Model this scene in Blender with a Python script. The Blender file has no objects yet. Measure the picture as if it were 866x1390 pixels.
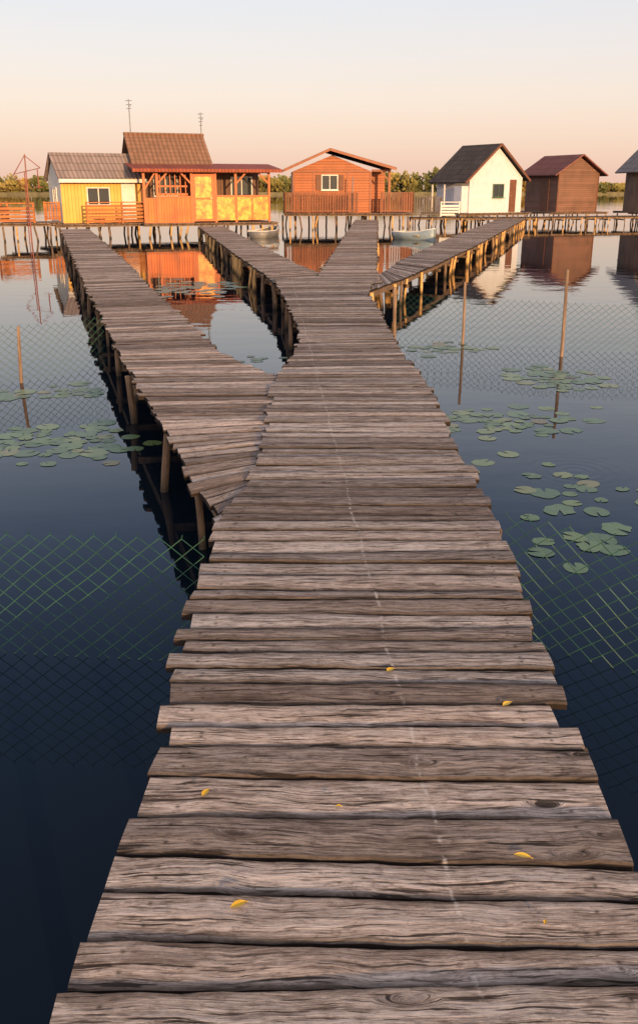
import bpy, math, random
from mathutils import Vector, Matrix, noise
random.seed(11)
R=random
scene=bpy.context.scene
col=scene.collection
scene.view_settings.view_transform='Standard'
scene.view_settings.look='None'
scene.view_settings.exposure=0
DZ=0.5   # deck height above the water

# ------------------------------------------------------------ node helpers
def nd(nt,t,props=None,ins=None):
    n=nt.nodes.new(t)
    for k,v in (props or {}).items(): setattr(n,k,v)
    for k,v in (ins or {}).items():
        s=n.inputs[k]
        if isinstance(v,bpy.types.NodeSocket): nt.links.new(v,s)
        else: s.default_value=v
    return n
def M(nt,op,a,b=0.0,c=None,clamp=False):
    n=nt.nodes.new('ShaderNodeMath'); n.operation=op; n.use_clamp=clamp
    for i,v in enumerate([a,b]+([c] if c is not None else [])):
        if isinstance(v,bpy.types.NodeSocket): nt.links.new(v,n.inputs[i])
        else: n.inputs[i].default_value=v
    return n.outputs[0]
def XYZ(nt,x,y,z):
    n=nt.nodes.new('ShaderNodeCombineXYZ')
    for i,v in enumerate((x,y,z)):
        if isinstance(v,bpy.types.NodeSocket): nt.links.new(v,n.inputs[i])
        else: n.inputs[i].default_value=v
    return n.outputs[0]
def NZ(nt,vec,scale=1.0,detail=3.0,rough=0.55,dist=0.0):
    n=nd(nt,'ShaderNodeTexNoise',None,{'Vector':vec,'Scale':scale,'Detail':detail,'Roughness':rough,'Distortion':dist})
    return n.outputs['Fac']
def RP(nt,fac,stops,interp='LINEAR'):
    n=nt.nodes.new('ShaderNodeValToRGB'); n.color_ramp.interpolation=interp
    e=n.color_ramp.elements
    while len(e)<len(stops): e.new(0.5)
    for el,(p,c) in zip(e,stops):
        el.position=p
        el.color=(c,c,c,1) if isinstance(c,(int,float)) else (*c,1)
    nt.links.new(fac,n.inputs[0])
    return n.outputs[0]
def MX(nt,fac,a,b,mode='MIX'):
    n=nt.nodes.new('ShaderNodeMix'); n.data_type='RGBA'; n.blend_type=mode
    for s,v in ((n.inputs[0],fac),(n.inputs[6],a),(n.inputs[7],b)):
        if isinstance(v,bpy.types.NodeSocket): nt.links.new(v,s)
        elif isinstance(v,tuple): s.default_value=(*v,1) if len(v)==3 else v
        else: s.default_value=v
    return n.outputs[2]
def new_mat(name,rough=0.7):
    m=bpy.data.materials.new(name); m.use_nodes=True
    nt=m.node_tree; b=nt.nodes['Principled BSDF']
    b.inputs['Roughness'].default_value=rough
    return m,nt,b
def setc(nt,b,c): nt.links.new(c,b.inputs['Base Color'])
def bump(nt,b,h,strength=0.5,dist=0.01):
    n=nd(nt,'ShaderNodeBump',None,{'Height':h,'Strength':strength,'Distance':dist})
    nt.links.new(n.outputs[0],b.inputs['Normal'])
def objco(nt):
    t=nt.nodes.new('ShaderNodeTexCoord'); s=nt.nodes.new('ShaderNodeSeparateXYZ')
    nt.links.new(t.outputs['Object'],s.inputs[0]); return t.outputs['Object'],s.outputs
def simple_mat(name,c,rough=0.6,var=0.25,scale=6,metal=0.0,streak=(1,1,1)):
    m,nt,b=new_mat(name,rough); v,s=objco(nt)
    vec=XYZ(nt,M(nt,'MULTIPLY',s[0],streak[0]),M(nt,'MULTIPLY',s[1],streak[1]),M(nt,'MULTIPLY',s[2],streak[2]))
    n=NZ(nt,vec,scale,5)
    d=tuple(x*(1-var) for x in c); l=tuple(min(1,x*(1+var*0.6)) for x in c)
    setc(nt,b,RP(nt,n,[(0.3,d),(0.7,l)])); b.inputs['Metallic'].default_value=metal
    bump(nt,b,n,0.3,0.01)
    return m
def log_mat(name,c):
    m,nt,b=new_mat(name,0.85)
    ge=nt.nodes.new('ShaderNodeNewGeometry'); s=nt.nodes.new('ShaderNodeSeparateXYZ'); nt.links.new(ge.outputs['Position'],s.inputs[0])
    n=NZ(nt,XYZ(nt,M(nt,'MULTIPLY',s.outputs[0],14),M(nt,'MULTIPLY',s.outputs[1],14),M(nt,'MULTIPLY',s.outputs[2],3)),1,6,0.65)
    cc=RP(nt,n,[(0.3,tuple(x*0.35 for x in c)),(0.55,c),(0.75,tuple(min(1,x*1.35) for x in c))])
    wet=RP(nt,M(nt,'ADD',s.outputs[2],M(nt,'MULTIPLY',n,0.12)),[(0.09,0.85),(0.20,0.0)])
    cc=MX(nt,wet,cc,(0.02,0.018,0.012)); setc(nt,b,cc); bump(nt,b,n,0.6,0.02)
    return m
def board_mat(name,c,axis='xy',period=0.12,rough=0.65,var=0.3,dirt=(0.05,0.03,0.02),dirtamt=0.5):
    m,nt,b=new_mat(name,rough); v,s=objco(nt)
    a={'x':s[0],'y':s[1],'z':s[2]}.get(axis)
    if a is None: a=M(nt,'ADD',s[0],s[1])
    q=M(nt,'DIVIDE',a,period); fr=M(nt,'FRACT',q); fl=M(nt,'FLOOR',q)
    line=RP(nt,fr,[(0,0.12),(0.09,1.0),(0.93,1.0),(1,0.3)])
    wn=nd(nt,'ShaderNodeTexWhiteNoise',{'noise_dimensions':'1D'},{'W':fl}).outputs['Value']
    if axis=='z': vec=XYZ(nt,M(nt,'MULTIPLY',s[0],2),M(nt,'MULTIPLY',s[1],2),M(nt,'MULTIPLY',s[2],30))
    else: vec=XYZ(nt,M(nt,'MULTIPLY',s[0],30),M(nt,'MULTIPLY',s[1],30),M(nt,'MULTIPLY',s[2],2))
    g=NZ(nt,vec,1,4)
    big=NZ(nt,v,1.3,5)
    lo=tuple(x*(1-var) for x in c); hi=tuple(min(1,x*(1+var*0.5)) for x in c)
    cc=MX(nt,M(nt,'ADD',M(nt,'MULTIPLY',wn,0.6),M(nt,'MULTIPLY',g,0.4)),lo,hi)
    cc=MX(nt,M(nt,'MULTIPLY',RP(nt,big,[(0.45,0),(0.75,1)]),dirtamt),cc,dirt)
    cc=MX(nt,1.0,cc,line,'MULTIPLY')
    setc(nt,b,cc); bump(nt,b,M(nt,'ADD',line,M(nt,'MULTIPLY',g,0.3)),0.6,0.01)
    return m
def roof_mat(name,c,axis='x',period=0.2,row=0.22,rough=0.7,var=0.4,moss=0.3):
    m,nt,b=new_mat(name,rough); v,s=objco(nt)
    a=s[0] if axis=='x' else s[1]
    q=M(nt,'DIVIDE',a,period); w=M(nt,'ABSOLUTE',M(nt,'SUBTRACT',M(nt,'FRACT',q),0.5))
    rz=M(nt,'DIVIDE',s[2],row); rf=M(nt,'FRACT',rz)
    wn=nd(nt,'ShaderNodeTexWhiteNoise',{'noise_dimensions':'2D'},{'Vector':XYZ(nt,M(nt,'FLOOR',q),M(nt,'FLOOR',rz),0)}).outputs['Value']
    n=NZ(nt,v,2.2,6)
    lo=tuple(x*(1-var) for x in c); hi=tuple(min(1,x*(1+var)) for x in c)
    cc=MX(nt,M(nt,'ADD',M(nt,'MULTIPLY',wn,0.5),M(nt,'MULTIPLY',n,0.5)),lo,hi)
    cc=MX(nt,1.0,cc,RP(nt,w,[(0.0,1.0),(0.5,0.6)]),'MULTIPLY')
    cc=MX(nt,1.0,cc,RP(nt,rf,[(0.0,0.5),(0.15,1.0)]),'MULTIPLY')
    cc=MX(nt,M(nt,'MULTIPLY',RP(nt,n,[(0.5,0),(0.7,1)]),moss),cc,(0.06,0.055,0.04))
    setc(nt,b,cc); bump(nt,b,M(nt,'SUBTRACT',M(nt,'MULTIPLY',rf,0.4),w),0.6,0.04)
    b.inputs['Specular IOR Level'].default_value=0.2
    return m

def plank_mat(name,light,dark,paint_line=False):
    m,nt,b=new_mat(name,0.9)
    b.inputs['Specular IOR Level'].default_value=0.2
    uvn=nt.nodes.new('ShaderNodeUVMap'); uvn.uv_map='UVMap'
    s=nt.nodes.new('ShaderNodeSeparateXYZ'); nt.links.new(uvn.outputs[0],s.inputs[0])
    uv2=nt.nodes.new('ShaderNodeUVMap'); uv2.uv_map='Local'
    s2=nt.nodes.new('ShaderNodeSeparateXYZ'); nt.links.new(uv2.outputs[0],s2.inputs[0])
    at=nt.nodes.new('ShaderNodeAttribute'); at.attribute_name='tone'
    sc=nt.nodes.new('ShaderNodeSeparateColor'); nt.links.new(at.outputs['Color'],sc.inputs[0])
    u,v=s.outputs[0],s.outputs[1]; r,g,bl=sc.outputs
    kv=nd(nt,'ShaderNodeTexVoronoi',{'feature':'F1'},{'Vector':XYZ(nt,M(nt,'MULTIPLY',u,2.4),M(nt,'MULTIPLY',v,8.0),M(nt,'MULTIPLY',r,37.0)),'Scale':1.0}).outputs['Distance']
    kn=RP(nt,kv,[(0.04,1.0),(0.18,0.0)])
    wob=NZ(nt,XYZ(nt,M(nt,'MULTIPLY',u,2.2),M(nt,'MULTIPLY',v,4.0),M(nt,'MULTIPLY',g,20.0)),1,2)
    v2=M(nt,'ADD',v,M(nt,'ADD',M(nt,'MULTIPLY',wob,0.07),M(nt,'MULTIPLY',kn,0.025)))
    fine=NZ(nt,XYZ(nt,M(nt,'MULTIPLY',u,14.0),M(nt,'MULTIPLY',v2,230.0),M(nt,'MULTIPLY',r,40.0)),1,5,0.8)
    mid=NZ(nt,XYZ(nt,M(nt,'MULTIPLY',u,5.0),M(nt,'MULTIPLY',v2,85.0),M(nt,'MULTIPLY',g,40.0)),1,5,0.75)
    wide=NZ(nt,XYZ(nt,M(nt,'MULTIPLY',u,2.5),M(nt,'MULTIPLY',v,11.0),M(nt,'MULTIPLY',bl,40.0)),1,5,0.65)
    crackn=NZ(nt,XYZ(nt,M(nt,'MULTIPLY',u,3.4),M(nt,'MULTIPLY',v2,80.0),M(nt,'MULTIPLY',bl,60.0)),1,4,0.62)
    crack=RP(nt,crackn,[(0.37,1.0),(0.405,0.0)])
    crack2n=NZ(nt,XYZ(nt,M(nt,'MULTIPLY',u,8.0),M(nt,'MULTIPLY',v2,170.0),M(nt,'MULTIPLY',g,60.0)),1,3,0.6)
    crack2=RP(nt,crack2n,[(0.36,0.85),(0.415,0.0)])
    blot=NZ(nt,XYZ(nt,M(nt,'MULTIPLY',u,24.0),M(nt,'MULTIPLY',v,50.0),M(nt,'MULTIPLY',g,50.0)),1,6,0.85)
    gr=M(nt,'ADD',M(nt,'MULTIPLY',fine,0.5),M(nt,'MULTIPLY',mid,0.5))
    md=tuple(0.45*a+0.55*e for a,e in zip(light,dark))
    c=RP(nt,gr,[(0.39,dark),(0.47,md),(0.55,light),(0.65,tuple(min(1,x*1.45) for x in light))])
    c=MX(nt,M(nt,'MULTIPLY',RP(nt,wide,[(0.50,0.0),(0.64,1.0)]),0.40),c,(0.49,0.47,0.46))
    c=MX(nt,M(nt,'MULTIPLY',RP(nt,wide,[(0.34,1.0),(0.47,0.0)]),0.62),c,(0.125,0.092,0.074))
    c=MX(nt,M(nt,'MULTIPLY',RP(nt,blot,[(0.52,0.0),(0.61,1.0)]),0.6),c,dark)
    c=MX(nt,M(nt,'MULTIPLY',RP(nt,blot,[(0.36,1.0),(0.44,0.0)]),0.40),c,(0.60,0.57,0.55))
    c=MX(nt,1.0,c,RP(nt,r,[(0.0,(0.50,0.47,0.46)),(0.5,(0.90,0.89,0.89)),(1.0,(1.42,1.40,1.39))]),'MULTIPLY')
    c=MX(nt,M(nt,'MULTIPLY',g,0.30),c,MX(nt,1.0,c,(1.18,0.96,0.78),'MULTIPLY'))
    c=MX(nt,M(nt,'MULTIPLY',kn,0.6),c,(0.06,0.04,0.03))
    rim=RP(nt,s2.outputs[1],[(0.0,0.8),(0.011,0.25),(0.028,0.0)])
    c=MX(nt,rim,c,tuple(x*0.5 for x in dark))
    c=MX(nt,M(nt,'MULTIPLY',crack,0.9),c,(0.022,0.016,0.013))
    c=MX(nt,crack2,c,(0.05,0.038,0.032))
    dn=M(nt,'SUBTRACT',s2.outputs[0],M(nt,'ADD',0.085,M(nt,'MULTIPLY',bl,0.03))); vn=M(nt,'SUBTRACT',s2.outputs[1],0.034)
    nr=M(nt,'SQRT',M(nt,'ADD',M(nt,'MULTIPLY',dn,dn),M(nt,'MULTIPLY',vn,vn)))
    c=MX(nt,RP(nt,nr,[(0.0028,0.9),(0.0045,0.25),(0.011,0.0)]),c,(0.03,0.018,0.012))
    if paint_line:
        tc=nt.nodes.new('ShaderNodeTexCoord'); so=nt.nodes.new('ShaderNodeSeparateXYZ'); nt.links.new(tc.outputs['Object'],so.inputs[0])
        lx=M(nt,'SUBTRACT',0.40,M(nt,'MULTIPLY',so.outputs[1],0.055))
        wv=NZ(nt,XYZ(nt,0,M(nt,'MULTIPLY',so.outputs[1],2.0),0),1,2)
        lx=M(nt,'ADD',lx,M(nt,'MULTIPLY',M(nt,'SUBTRACT',wv,0.5),0.06))
        dd=M(nt,'ABSOLUTE',M(nt,'SUBTRACT',so.outputs[0],lx))
        mk=RP(nt,dd,[(0.002,1.0),(0.008,0.0)])
        br=RP(nt,NZ(nt,tc.outputs['Object'],20,4,0.7),[(0.48,0.0),(0.58,1.0)])
        c=MX(nt,M(nt,'MULTIPLY',M(nt,'MULTIPLY',mk,br),0.5),c,(0.75,0.7,0.66))
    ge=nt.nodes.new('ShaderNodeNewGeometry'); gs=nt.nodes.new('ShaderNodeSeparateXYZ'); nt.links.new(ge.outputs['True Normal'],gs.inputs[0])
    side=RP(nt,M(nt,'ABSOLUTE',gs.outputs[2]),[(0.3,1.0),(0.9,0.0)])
    c=MX(nt,M(nt,'MULTIPLY',side,0.90),c,(0.020,0.014,0.011))  # side faces darkened: shade of the gaps painted in, along with edge grime
    setc(nt,b,c)
    h=M(nt,'SUBTRACT',M(nt,'ADD',M(nt,'MULTIPLY',fine,0.5),M(nt,'MULTIPLY',mid,0.9)),M(nt,'ADD',M(nt,'MULTIPLY',crack,0.8),M(nt,'MULTIPLY',crack2,0.3)))
    bump(nt,b,h,0.75,0.008)
    return m

# ------------------------------------------------------------ mesh builder
class MB:
    def __init__(s): s.v=[]; s.f=[]
    def hexa(s,p):
        n=len(s.v); s.v+=[tuple(q) for q in p]
        s.f+=[tuple(n+i for i in q) for q in ((0,3,2,1),(4,5,6,7),(0,1,5,4),(1,2,6,5),(2,3,7,6),(3,0,4,7))]
    def box(s,x0,x1,y0,y1,z0,z1):
        s.hexa([(x0,y0,z0),(x1,y0,z0),(x1,y1,z0),(x0,y1,z0),(x0,y0,z1),(x1,y0,z1),(x1,y1,z1),(x0,y1,z1)])
    def beam(s,p,q,w,h,up=(0,0,1)):
        p=Vector(p);q=Vector(q);d=(q-p).normalized();u=Vector(up)
        if abs(d.dot(u))>0.98: u=Vector((0,1,0))
        a=d.cross(u).normalized()*w/2; b=a.cross(d).normalized()*h/2
        s.hexa([p-a-b,p+a-b,q+a-b,q-a-b,p-a+b,p+a+b,q+a+b,q-a+b])
    def slab(s,a,b,c,d,th):
        a,b,c,d=map(Vector,(a,b,c,d)); n=(b-a).cross(d-a).normalized()*th
        s.hexa([a-n,b-n,c-n,d-n,a,b,c,d])
    def cyl(s,p,q,r0,r1,n=8,wob=0,segs=1,bend=0):
        p=Vector(p);q=Vector(q);d=(q-p).normalized()
        u=Vector((1,0,0)) if abs(d.x)<0.9 else Vector((0,1,0))
        a=d.cross(u).normalized(); b=d.cross(a)
        k=len(s.v); ba=R.uniform(0,6.28); bv=(a*math.cos(ba)+b*math.sin(ba))*bend
        for si in range(segs+1):
            q2=si/segs; c=p.lerp(q,q2)+bv*math.sin(math.pi*q2); r=r0+(r1-r0)*q2
            for i in range(n):
                t=2*math.pi*i/n; rr=r*(1+(R.random()-0.5)*wob)
                s.v.append(tuple(c+a*math.cos(t)*rr+b*math.sin(t)*rr))
        for si in range(segs):
            for i in range(n):
                j=(i+1)%n; e=k+si*n; s.f.append((e+i,e+n+i,e+n+j,e+j))
        s.f.append(tuple(k+i for i in range(n))); s.f.append(tuple(k+n*segs+i for i in reversed(range(n))))
    def prism(s,poly,off):
        k=len(s.v); n=len(poly); off=Vector(off)
        s.v+=[tuple(p) for p in poly]+[tuple(Vector(p)+off) for p in poly]
        s.f.append(tuple(k+i for i in reversed(range(n)))); s.f.append(tuple(k+n+i for i in range(n)))
        for i in range(n):
            j=(i+1)%n; s.f.append((k+i,k+j,k+n+j,k+n+i))
    def obj(s,name,mat,parent=None,smooth=False,label=None):
        me=bpy.data.meshes.new(name); me.from_pydata(s.v,[],s.f); me.update()
        me.materials.append(mat)
        if smooth:
            for p in me.polygons: p.use_smooth=True
        o=bpy.data.objects.new(name,me); col.objects.link(o)
        if parent: o.parent=parent
        if label: o['label']=label
        return o
def bxo(name,mat,par,*a):
    mb=MB(); mb.box(*a); return mb.obj(name,mat,par)
def empty(name,loc,rot=0,label='',cat='',group=None):
    e=bpy.data.objects.new(name,None); e.empty_display_size=0.3
    e.location=loc; e.rotation_euler=(0,0,math.radians(rot)); col.objects.link(e)
    e['label']=label; e['category']=cat
    if group: e['group']=group
    return e

# ------------------------------------------------------------ world and light
SUN_AZ=157.0; SUN_EL=8.0
w=bpy.data.worlds.new('World'); scene.world=w; w.use_nodes=True
nt=w.node_tree; nt.nodes.clear()
out=nt.nodes.new('ShaderNodeOutputWorld')
sky=nt.nodes.new('ShaderNodeTexSky'); sky.sky_type='NISHITA'; sky.sun_disc=False
sky.sun_elevation=math.radians(SUN_EL); sky.sun_rotation=math.radians(SUN_AZ); sky.air_density=1.0; sky.dust_density=2.5
bg1=nd(nt,'ShaderNodeBackground',None,{'Color':sky.outputs[0],'Strength':0.05})
tc=nt.nodes.new('ShaderNodeTexCoord'); sp=nt.nodes.new('ShaderNodeSeparateXYZ'); nt.links.new(tc.outputs['Generated'],sp.inputs[0])
rc=RP(nt,sp.outputs[2],[(0.0,(0.82,0.52,0.41)),(0.04,(0.84,0.60,0.49)),(0.085,(0.82,0.66,0.58)),(0.13,(0.76,0.67,0.65)),(0.18,(0.69,0.665,0.70)),(0.28,(0.50,0.54,0.67)),(0.36,(0.28,0.36,0.57)),(0.5,(0.12,0.18,0.36)),(0.76,(0.12,0.14,0.22)),(0.9,(0.50,0.47,0.49)),(1.0,(0.56,0.52,0.54))])  # bright stops near the zenith are added, out of view, to light the deck
bg2=nd(nt,'ShaderNodeBackground',None,{'Color':rc,'Strength':1.0})
gl=RP(nt,M(nt,'MULTIPLY',sp.outputs[1],-1.0),[(0.0,(0.0,0.0,0.0)),(0.35,(0.62,0.52,0.45)),(0.9,(1.35,1.03,0.78))])
bg3=nd(nt,'ShaderNodeBackground',None,{'Color':gl,'Strength':0.78})
ad=nt.nodes.new('ShaderNodeAddShader'); nt.links.new(bg1.outputs[0],ad.inputs[0]); nt.links.new(bg2.outputs[0],ad.inputs[1])
ad2=nt.nodes.new('ShaderNodeAddShader'); nt.links.new(ad.outputs[0],ad2.inputs[0]); nt.links.new(bg3.outputs[0],ad2.inputs[1])
nt.links.new(ad2.outputs[0],out.inputs[0])
sd=bpy.data.lights.new('sun','SUN'); sd.energy=5.0; sd.angle=math.radians(0.5); sd.color=(1.0,0.58,0.24)
so=bpy.data.objects.new('sun',sd); col.objects.link(so)
a=math.radians(SUN_AZ); e=math.radians(SUN_EL)
sdir=Vector((math.sin(a)*math.cos(e),math.cos(a)*math.cos(e),math.sin(e)))
so.rotation_euler=sdir.to_track_quat('Z','Y').to_euler(); so.location=(10,-20,12)

# ------------------------------------------------------------ camera
cam=bpy.data.cameras.new('camera'); co=bpy.data.objects.new('camera',cam); col.objects.link(co)
co.location=(0,0,DZ+1.55); co.rotation_euler=(math.radians(90-18.26),0,0)
cam.sensor_width=36; cam.lens=31.08; cam.shift_y=-0.0324; cam.clip_start=0.05; cam.clip_end=8000
scene.camera=co

# ------------------------------------------------------------ water
m,nt,b=new_mat('lake_water',0.015)
b.inputs['Base Color'].default_value=(0.004,0.009,0.016,1); b.inputs['IOR'].default_value=1.33
v,s=objco(nt)
n1=NZ(nt,XYZ(nt,M(nt,'MULTIPLY',s[0],0.7),s[1],0),1.6,3,0.5)
n2=NZ(nt,XYZ(nt,M(nt,'MULTIPLY',s[0],0.8),s[1],0),7.0,2,0.5)
patch=RP(nt,NZ(nt,v,0.06,2),[(0.4,0.25),(0.65,1.0)])
dx=M(nt,'SUBTRACT',s[0],1.95); dy=M(nt,'SUBTRACT',s[1],6.4)
rr=M(nt,'SQRT',M(nt,'ADD',M(nt,'MULTIPLY',dx,dx),M(nt,'MULTIPLY',dy,dy)))
ring=M(nt,'MULTIPLY',M(nt,'SINE',M(nt,'MULTIPLY',rr,70.0)),RP(nt,rr,[(0.0,0.03),(0.55,0.0)]))
h=M(nt,'ADD',M(nt,'MULTIPLY',M(nt,'ADD',n1,M(nt,'MULTIPLY',n2,0.12)),patch),ring)
bump(nt,b,h,0.10,0.07)
mb=MB(); S=4000
mb.v=[(-S,-S,0),(S,-S,0),(S,S,0),(-S,S,0)]; mb.f=[(0,1,2,3)]
o=mb.obj('water',m); o['kind']='structure'; o['label']='calm dark blue lake water'; o['category']='water'

# ------------------------------------------------------------ far shore and woodland
ms=simple_mat('reed_bank',(0.18,0.15,0.07),0.9,0.5,0.4)
mb=MB()
N=120
def shore_d(x): return 262+10*noise.noise(Vector((x*0.02,3,0)))+0.12*x
for i in range(N+1):
    x=-260+i*520/N; d=shore_d(x)
    mb.v+=[(x,d,-0.2),(x,d+1.0,0.7+0.25*noise.noise(Vector((x*0.3,0,0)))),(x,d+60,1.2),(x,d+200,-0.3)]
for i in range(N):
    for k in range(3): mb.f.append((i*4+k,(i+1)*4+k,(i+1)*4+k+1,i*4+k+1))
o=mb.obj('far_shore',ms); o['kind']='structure'; o['label']='low reedy bank across the lake'; o['category']='shore'
m,nt,b=new_mat('autumn_foliage',0.9)
b.inputs['Specular IOR Level'].default_value=0.1
at=nt.nodes.new('ShaderNodeAttribute'); at.attribute_name='tone'
setc(nt,b,at.outputs['Color'])
vs=[];fs=[];cs=[]
def clump(cx,cy,cz,rx,rz,n,base):
    for _ in range(n):
        t=R.uniform(0,2*math.pi); ph=math.acos(R.uniform(-1,1)); q=R.uniform(0.5,1.05)
        p=Vector((cx+rx*q*math.sin(ph)*math.cos(t),cy+rx*q*math.sin(ph)*math.sin(t),cz+rz*q*math.cos(ph)))
        sz=R.uniform(0.2,0.5); nn=Vector((R.gauss(0,.5),-1+R.gauss(0,.4),.5+R.gauss(0,.4))).normalized(); a1=nn.orthogonal().normalized(); b1=nn.cross(a1)
        th=R.uniform(0,1.5); a1,b1=a1*math.cos(th)+b1*math.sin(th),b1*math.cos(th)-a1*math.sin(th)
        k=len(vs); vs.extend([tuple(p+a1*sz),tuple(p+b1*sz),tuple(p-a1*sz),tuple(p-b1*sz)]); fs.append((k,k+1,k+2,k+3))
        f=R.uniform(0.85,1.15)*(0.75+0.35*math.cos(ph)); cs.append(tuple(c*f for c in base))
pal=[(0.24,0.20,0.06),(0.16,0.16,0.055),(0.32,0.21,0.06),(0.14,0.145,0.05),(0.34,0.25,0.08)]
x=-150
while x<175:
    d=shore_d(x)+R.uniform(2,9)
    hh=5.0+2.6*noise.noise(Vector((x*0.06,1,0)))+R.uniform(-0.5,0.8)
    if 18<x<48: hh+=2.0
    if x>60: hh*=0.66
    base=R.choice(pal)
    r=R.uniform(1.8,3.4)
    for _ in range(3):
        clump(x+R.uniform(-1.2,1.2),d+R.uniform(-1,1),hh*R.uniform(0.42,0.76),r*R.uniform(0.5,1),hh*0.28,60,base)
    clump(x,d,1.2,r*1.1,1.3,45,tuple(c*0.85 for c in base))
    k=len(vs); vs.extend([(x-0.12,d,0.3),(x+0.12,d,0.3),(x+0.06,d,hh*0.7),(x-0.06,d,hh*0.7)]); fs.append((k,k+1,k+2,k+3)); cs.append((0.08,0.06,0.04))
    x+=R.uniform(1.0,2.2)
me=bpy.data.meshes.new('distant_woodland'); me.from_pydata(vs,[],fs); me.update()
ca=me.color_attributes.new('tone','FLOAT_COLOR','CORNER'); 
buf=[]
for c in cs: buf+=[c[0],c[1],c[2],1]*4
ca.data.foreach_set('color',buf); me.materials.append(m)
o=bpy.data.objects.new('distant_woodland',me); col.objects.link(o); o['kind']='stuff'; o['label']='autumn trees and bushes along the far lake shore'; o['category']='woodland'

# ------------------------------------------------------------ boardwalks
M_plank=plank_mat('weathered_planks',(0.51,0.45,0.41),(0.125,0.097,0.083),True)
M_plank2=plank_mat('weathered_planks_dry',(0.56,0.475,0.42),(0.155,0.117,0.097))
M_log=log_mat('rough_log',(0.20,0.13,0.085))
M_log_l=log_mat('pale_log',(0.70,0.42,0.17))
M_plat=board_mat('platform_planks',(0.24,0.165,0.12),'x',0.13,0.85,0.4)

def lerp(a,b,t): return (a[0]+(b[0]-a[0])*t,a[1]+(b[1]-a[1])*t)
class Path:
    def __init__(s,st):
        s.st=st; s.c=[0]
        for i in range(1,len(st)):
            a=[(st[i-1][0][k]+st[i-1][1][k])/2 for k in (0,1)]; b=[(st[i][0][k]+st[i][1][k])/2 for k in (0,1)]
            s.c.append(s.c[-1]+math.dist(a,b))
        s.len=s.c[-1]
    def at(s,t):
        t=max(0,min(s.len-1e-6,t))
        for i in range(1,len(s.c)):
            if t<=s.c[i]:
                q=(t-s.c[i-1])/(s.c[i]-s.c[i-1])
                return lerp(s.st[i-1][0],s.st[i][0],q),lerp(s.st[i-1][1],s.st[i][1],q)
def deck(path,zt,mat,parent,endj=0.03,wmin=0.09,wmax=0.165,seg_near=30):
    vs=[];fs=[];uvs=[];uv2=[];cs=[]
    t=0; bj=(0,0)
    while t<path.len-0.05:
        wd=R.uniform(wmin,wmax)
        nj=(R.gauss(0,0.010),R.gauss(0,0.010))
        g=R.uniform(0.001,0.0065)
        L0,_=path.at(t+g+bj[0]); _,R0=path.at(t+g+bj[1])
        L1,_=path.at(t+wd-g+nj[0]); _,R1=path.at(t+wd-g+nj[1])
        bj=nj
        L0,L1,R0,R1=[Vector((*p,0)) for p in (L0,L1,R0,R1)]
        ax=((R0+R1)-(L0+L1)).normalized()
        eL=R.gauss(0,endj); eR=R.gauss(0,endj)
        L0+=ax*(eL+R.gauss(0,.006)); L1+=ax*(eL+R.gauss(0,.006)); R0+=ax*(eR+R.gauss(0,.006)); R1+=ax*(eR+R.gauss(0,.006))
        near=L0.y<7
        ns=seg_near if near else (8 if L0.y<16 else 3)
        zc=zt+R.gauss(0,0.0022); zl=R.gauss(0,0.002); roll=R.gauss(0,0.0015); th=R.uniform(0.026,0.034)
        tone=(R.random(),R.random(),R.random(),1); uo=R.uniform(0,50); vo=R.uniform(0,50)
        seed=R.uniform(0,100); amp=0.010 if near else 0.004
        ln=(R0-L0).length; k0=len(vs)
        for i in range(ns+1):
            q=i/ns; A=L0.lerp(R0,q); B=L1.lerp(R1,q)
            A=A+(B-A).normalized()*amp*(noise.noise(Vector((q*4,seed,0)))+0.7*noise.noise(Vector((q*17,seed,3))))
            B=B+(B-A).normalized()*amp*(noise.noise(Vector((q*4,seed+0.9,0)))+0.7*noise.noise(Vector((q*17,seed+2,3))))
            z=zc+zl*(q-0.5)*2+0.003*noise.noise(Vector((q*2.2,seed,7)))
            D=(B-A); wdt=D.length; D.normalize(); bv=0.006
            prof=[(A,z-th+roll),(A,z-bv-roll),(A+D*bv,z-roll),(A+D*wdt*0.5,z+0.0015),(B-D*bv,z+roll),(B,z-bv+roll),(B,z-th-roll)]
            vv=[0,th,th+.005,th+wdt*0.5,th+wdt,th+wdt+.005,2*th+wdt]
            ee=[0,0,0.003,wdt*.5,0.003,0,0]
            for (p,zz),vq,eq in zip(prof,vv,ee):
                vs.append((p.x,p.y,zz)); uvs.append((uo+q*ln,vo+vq)); cs.append(tone); uv2.append((min(q,1-q)*ln,eq))
        for i in range(ns):
            for j in range(6):
                a=k0+i*7+j; fs.append((a,a+7,a+8,a+1))
            a=k0+i*7; fs.append((a,a+6,a+13,a+7))
        fs.append(tuple(k0+j for j in range(7))); fs.append(tuple(k0+ns*7+j for j in reversed(range(7))))
        t+=wd
    me=bpy.data.meshes.new('deck'); me.from_pydata(vs,[],fs); me.update()
    ul=me.uv_layers.new(name='UVMap'); ul2=me.uv_layers.new(name='Local'); ca=me.color_attributes.new('tone','FLOAT_COLOR','POINT')
    ul=me.uv_layers['UVMap']; ul2=me.uv_layers['Local']
    b1=[];b2=[]
    for lp in me.loops: b1+=uvs[lp.vertex_index]; b2+=uv2[lp.vertex_index]
    ul.data.foreach_set('uv',b1); ul2.data.foreach_set('uv',b2)
    buf=[]
    for c in cs: buf+=list(c)
    ca.data.foreach_set('color',buf); me.materials.append(mat)
    o=bpy.data.objects.new('deck',me); col.objects.link(o); o.parent=parent
    return o
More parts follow.
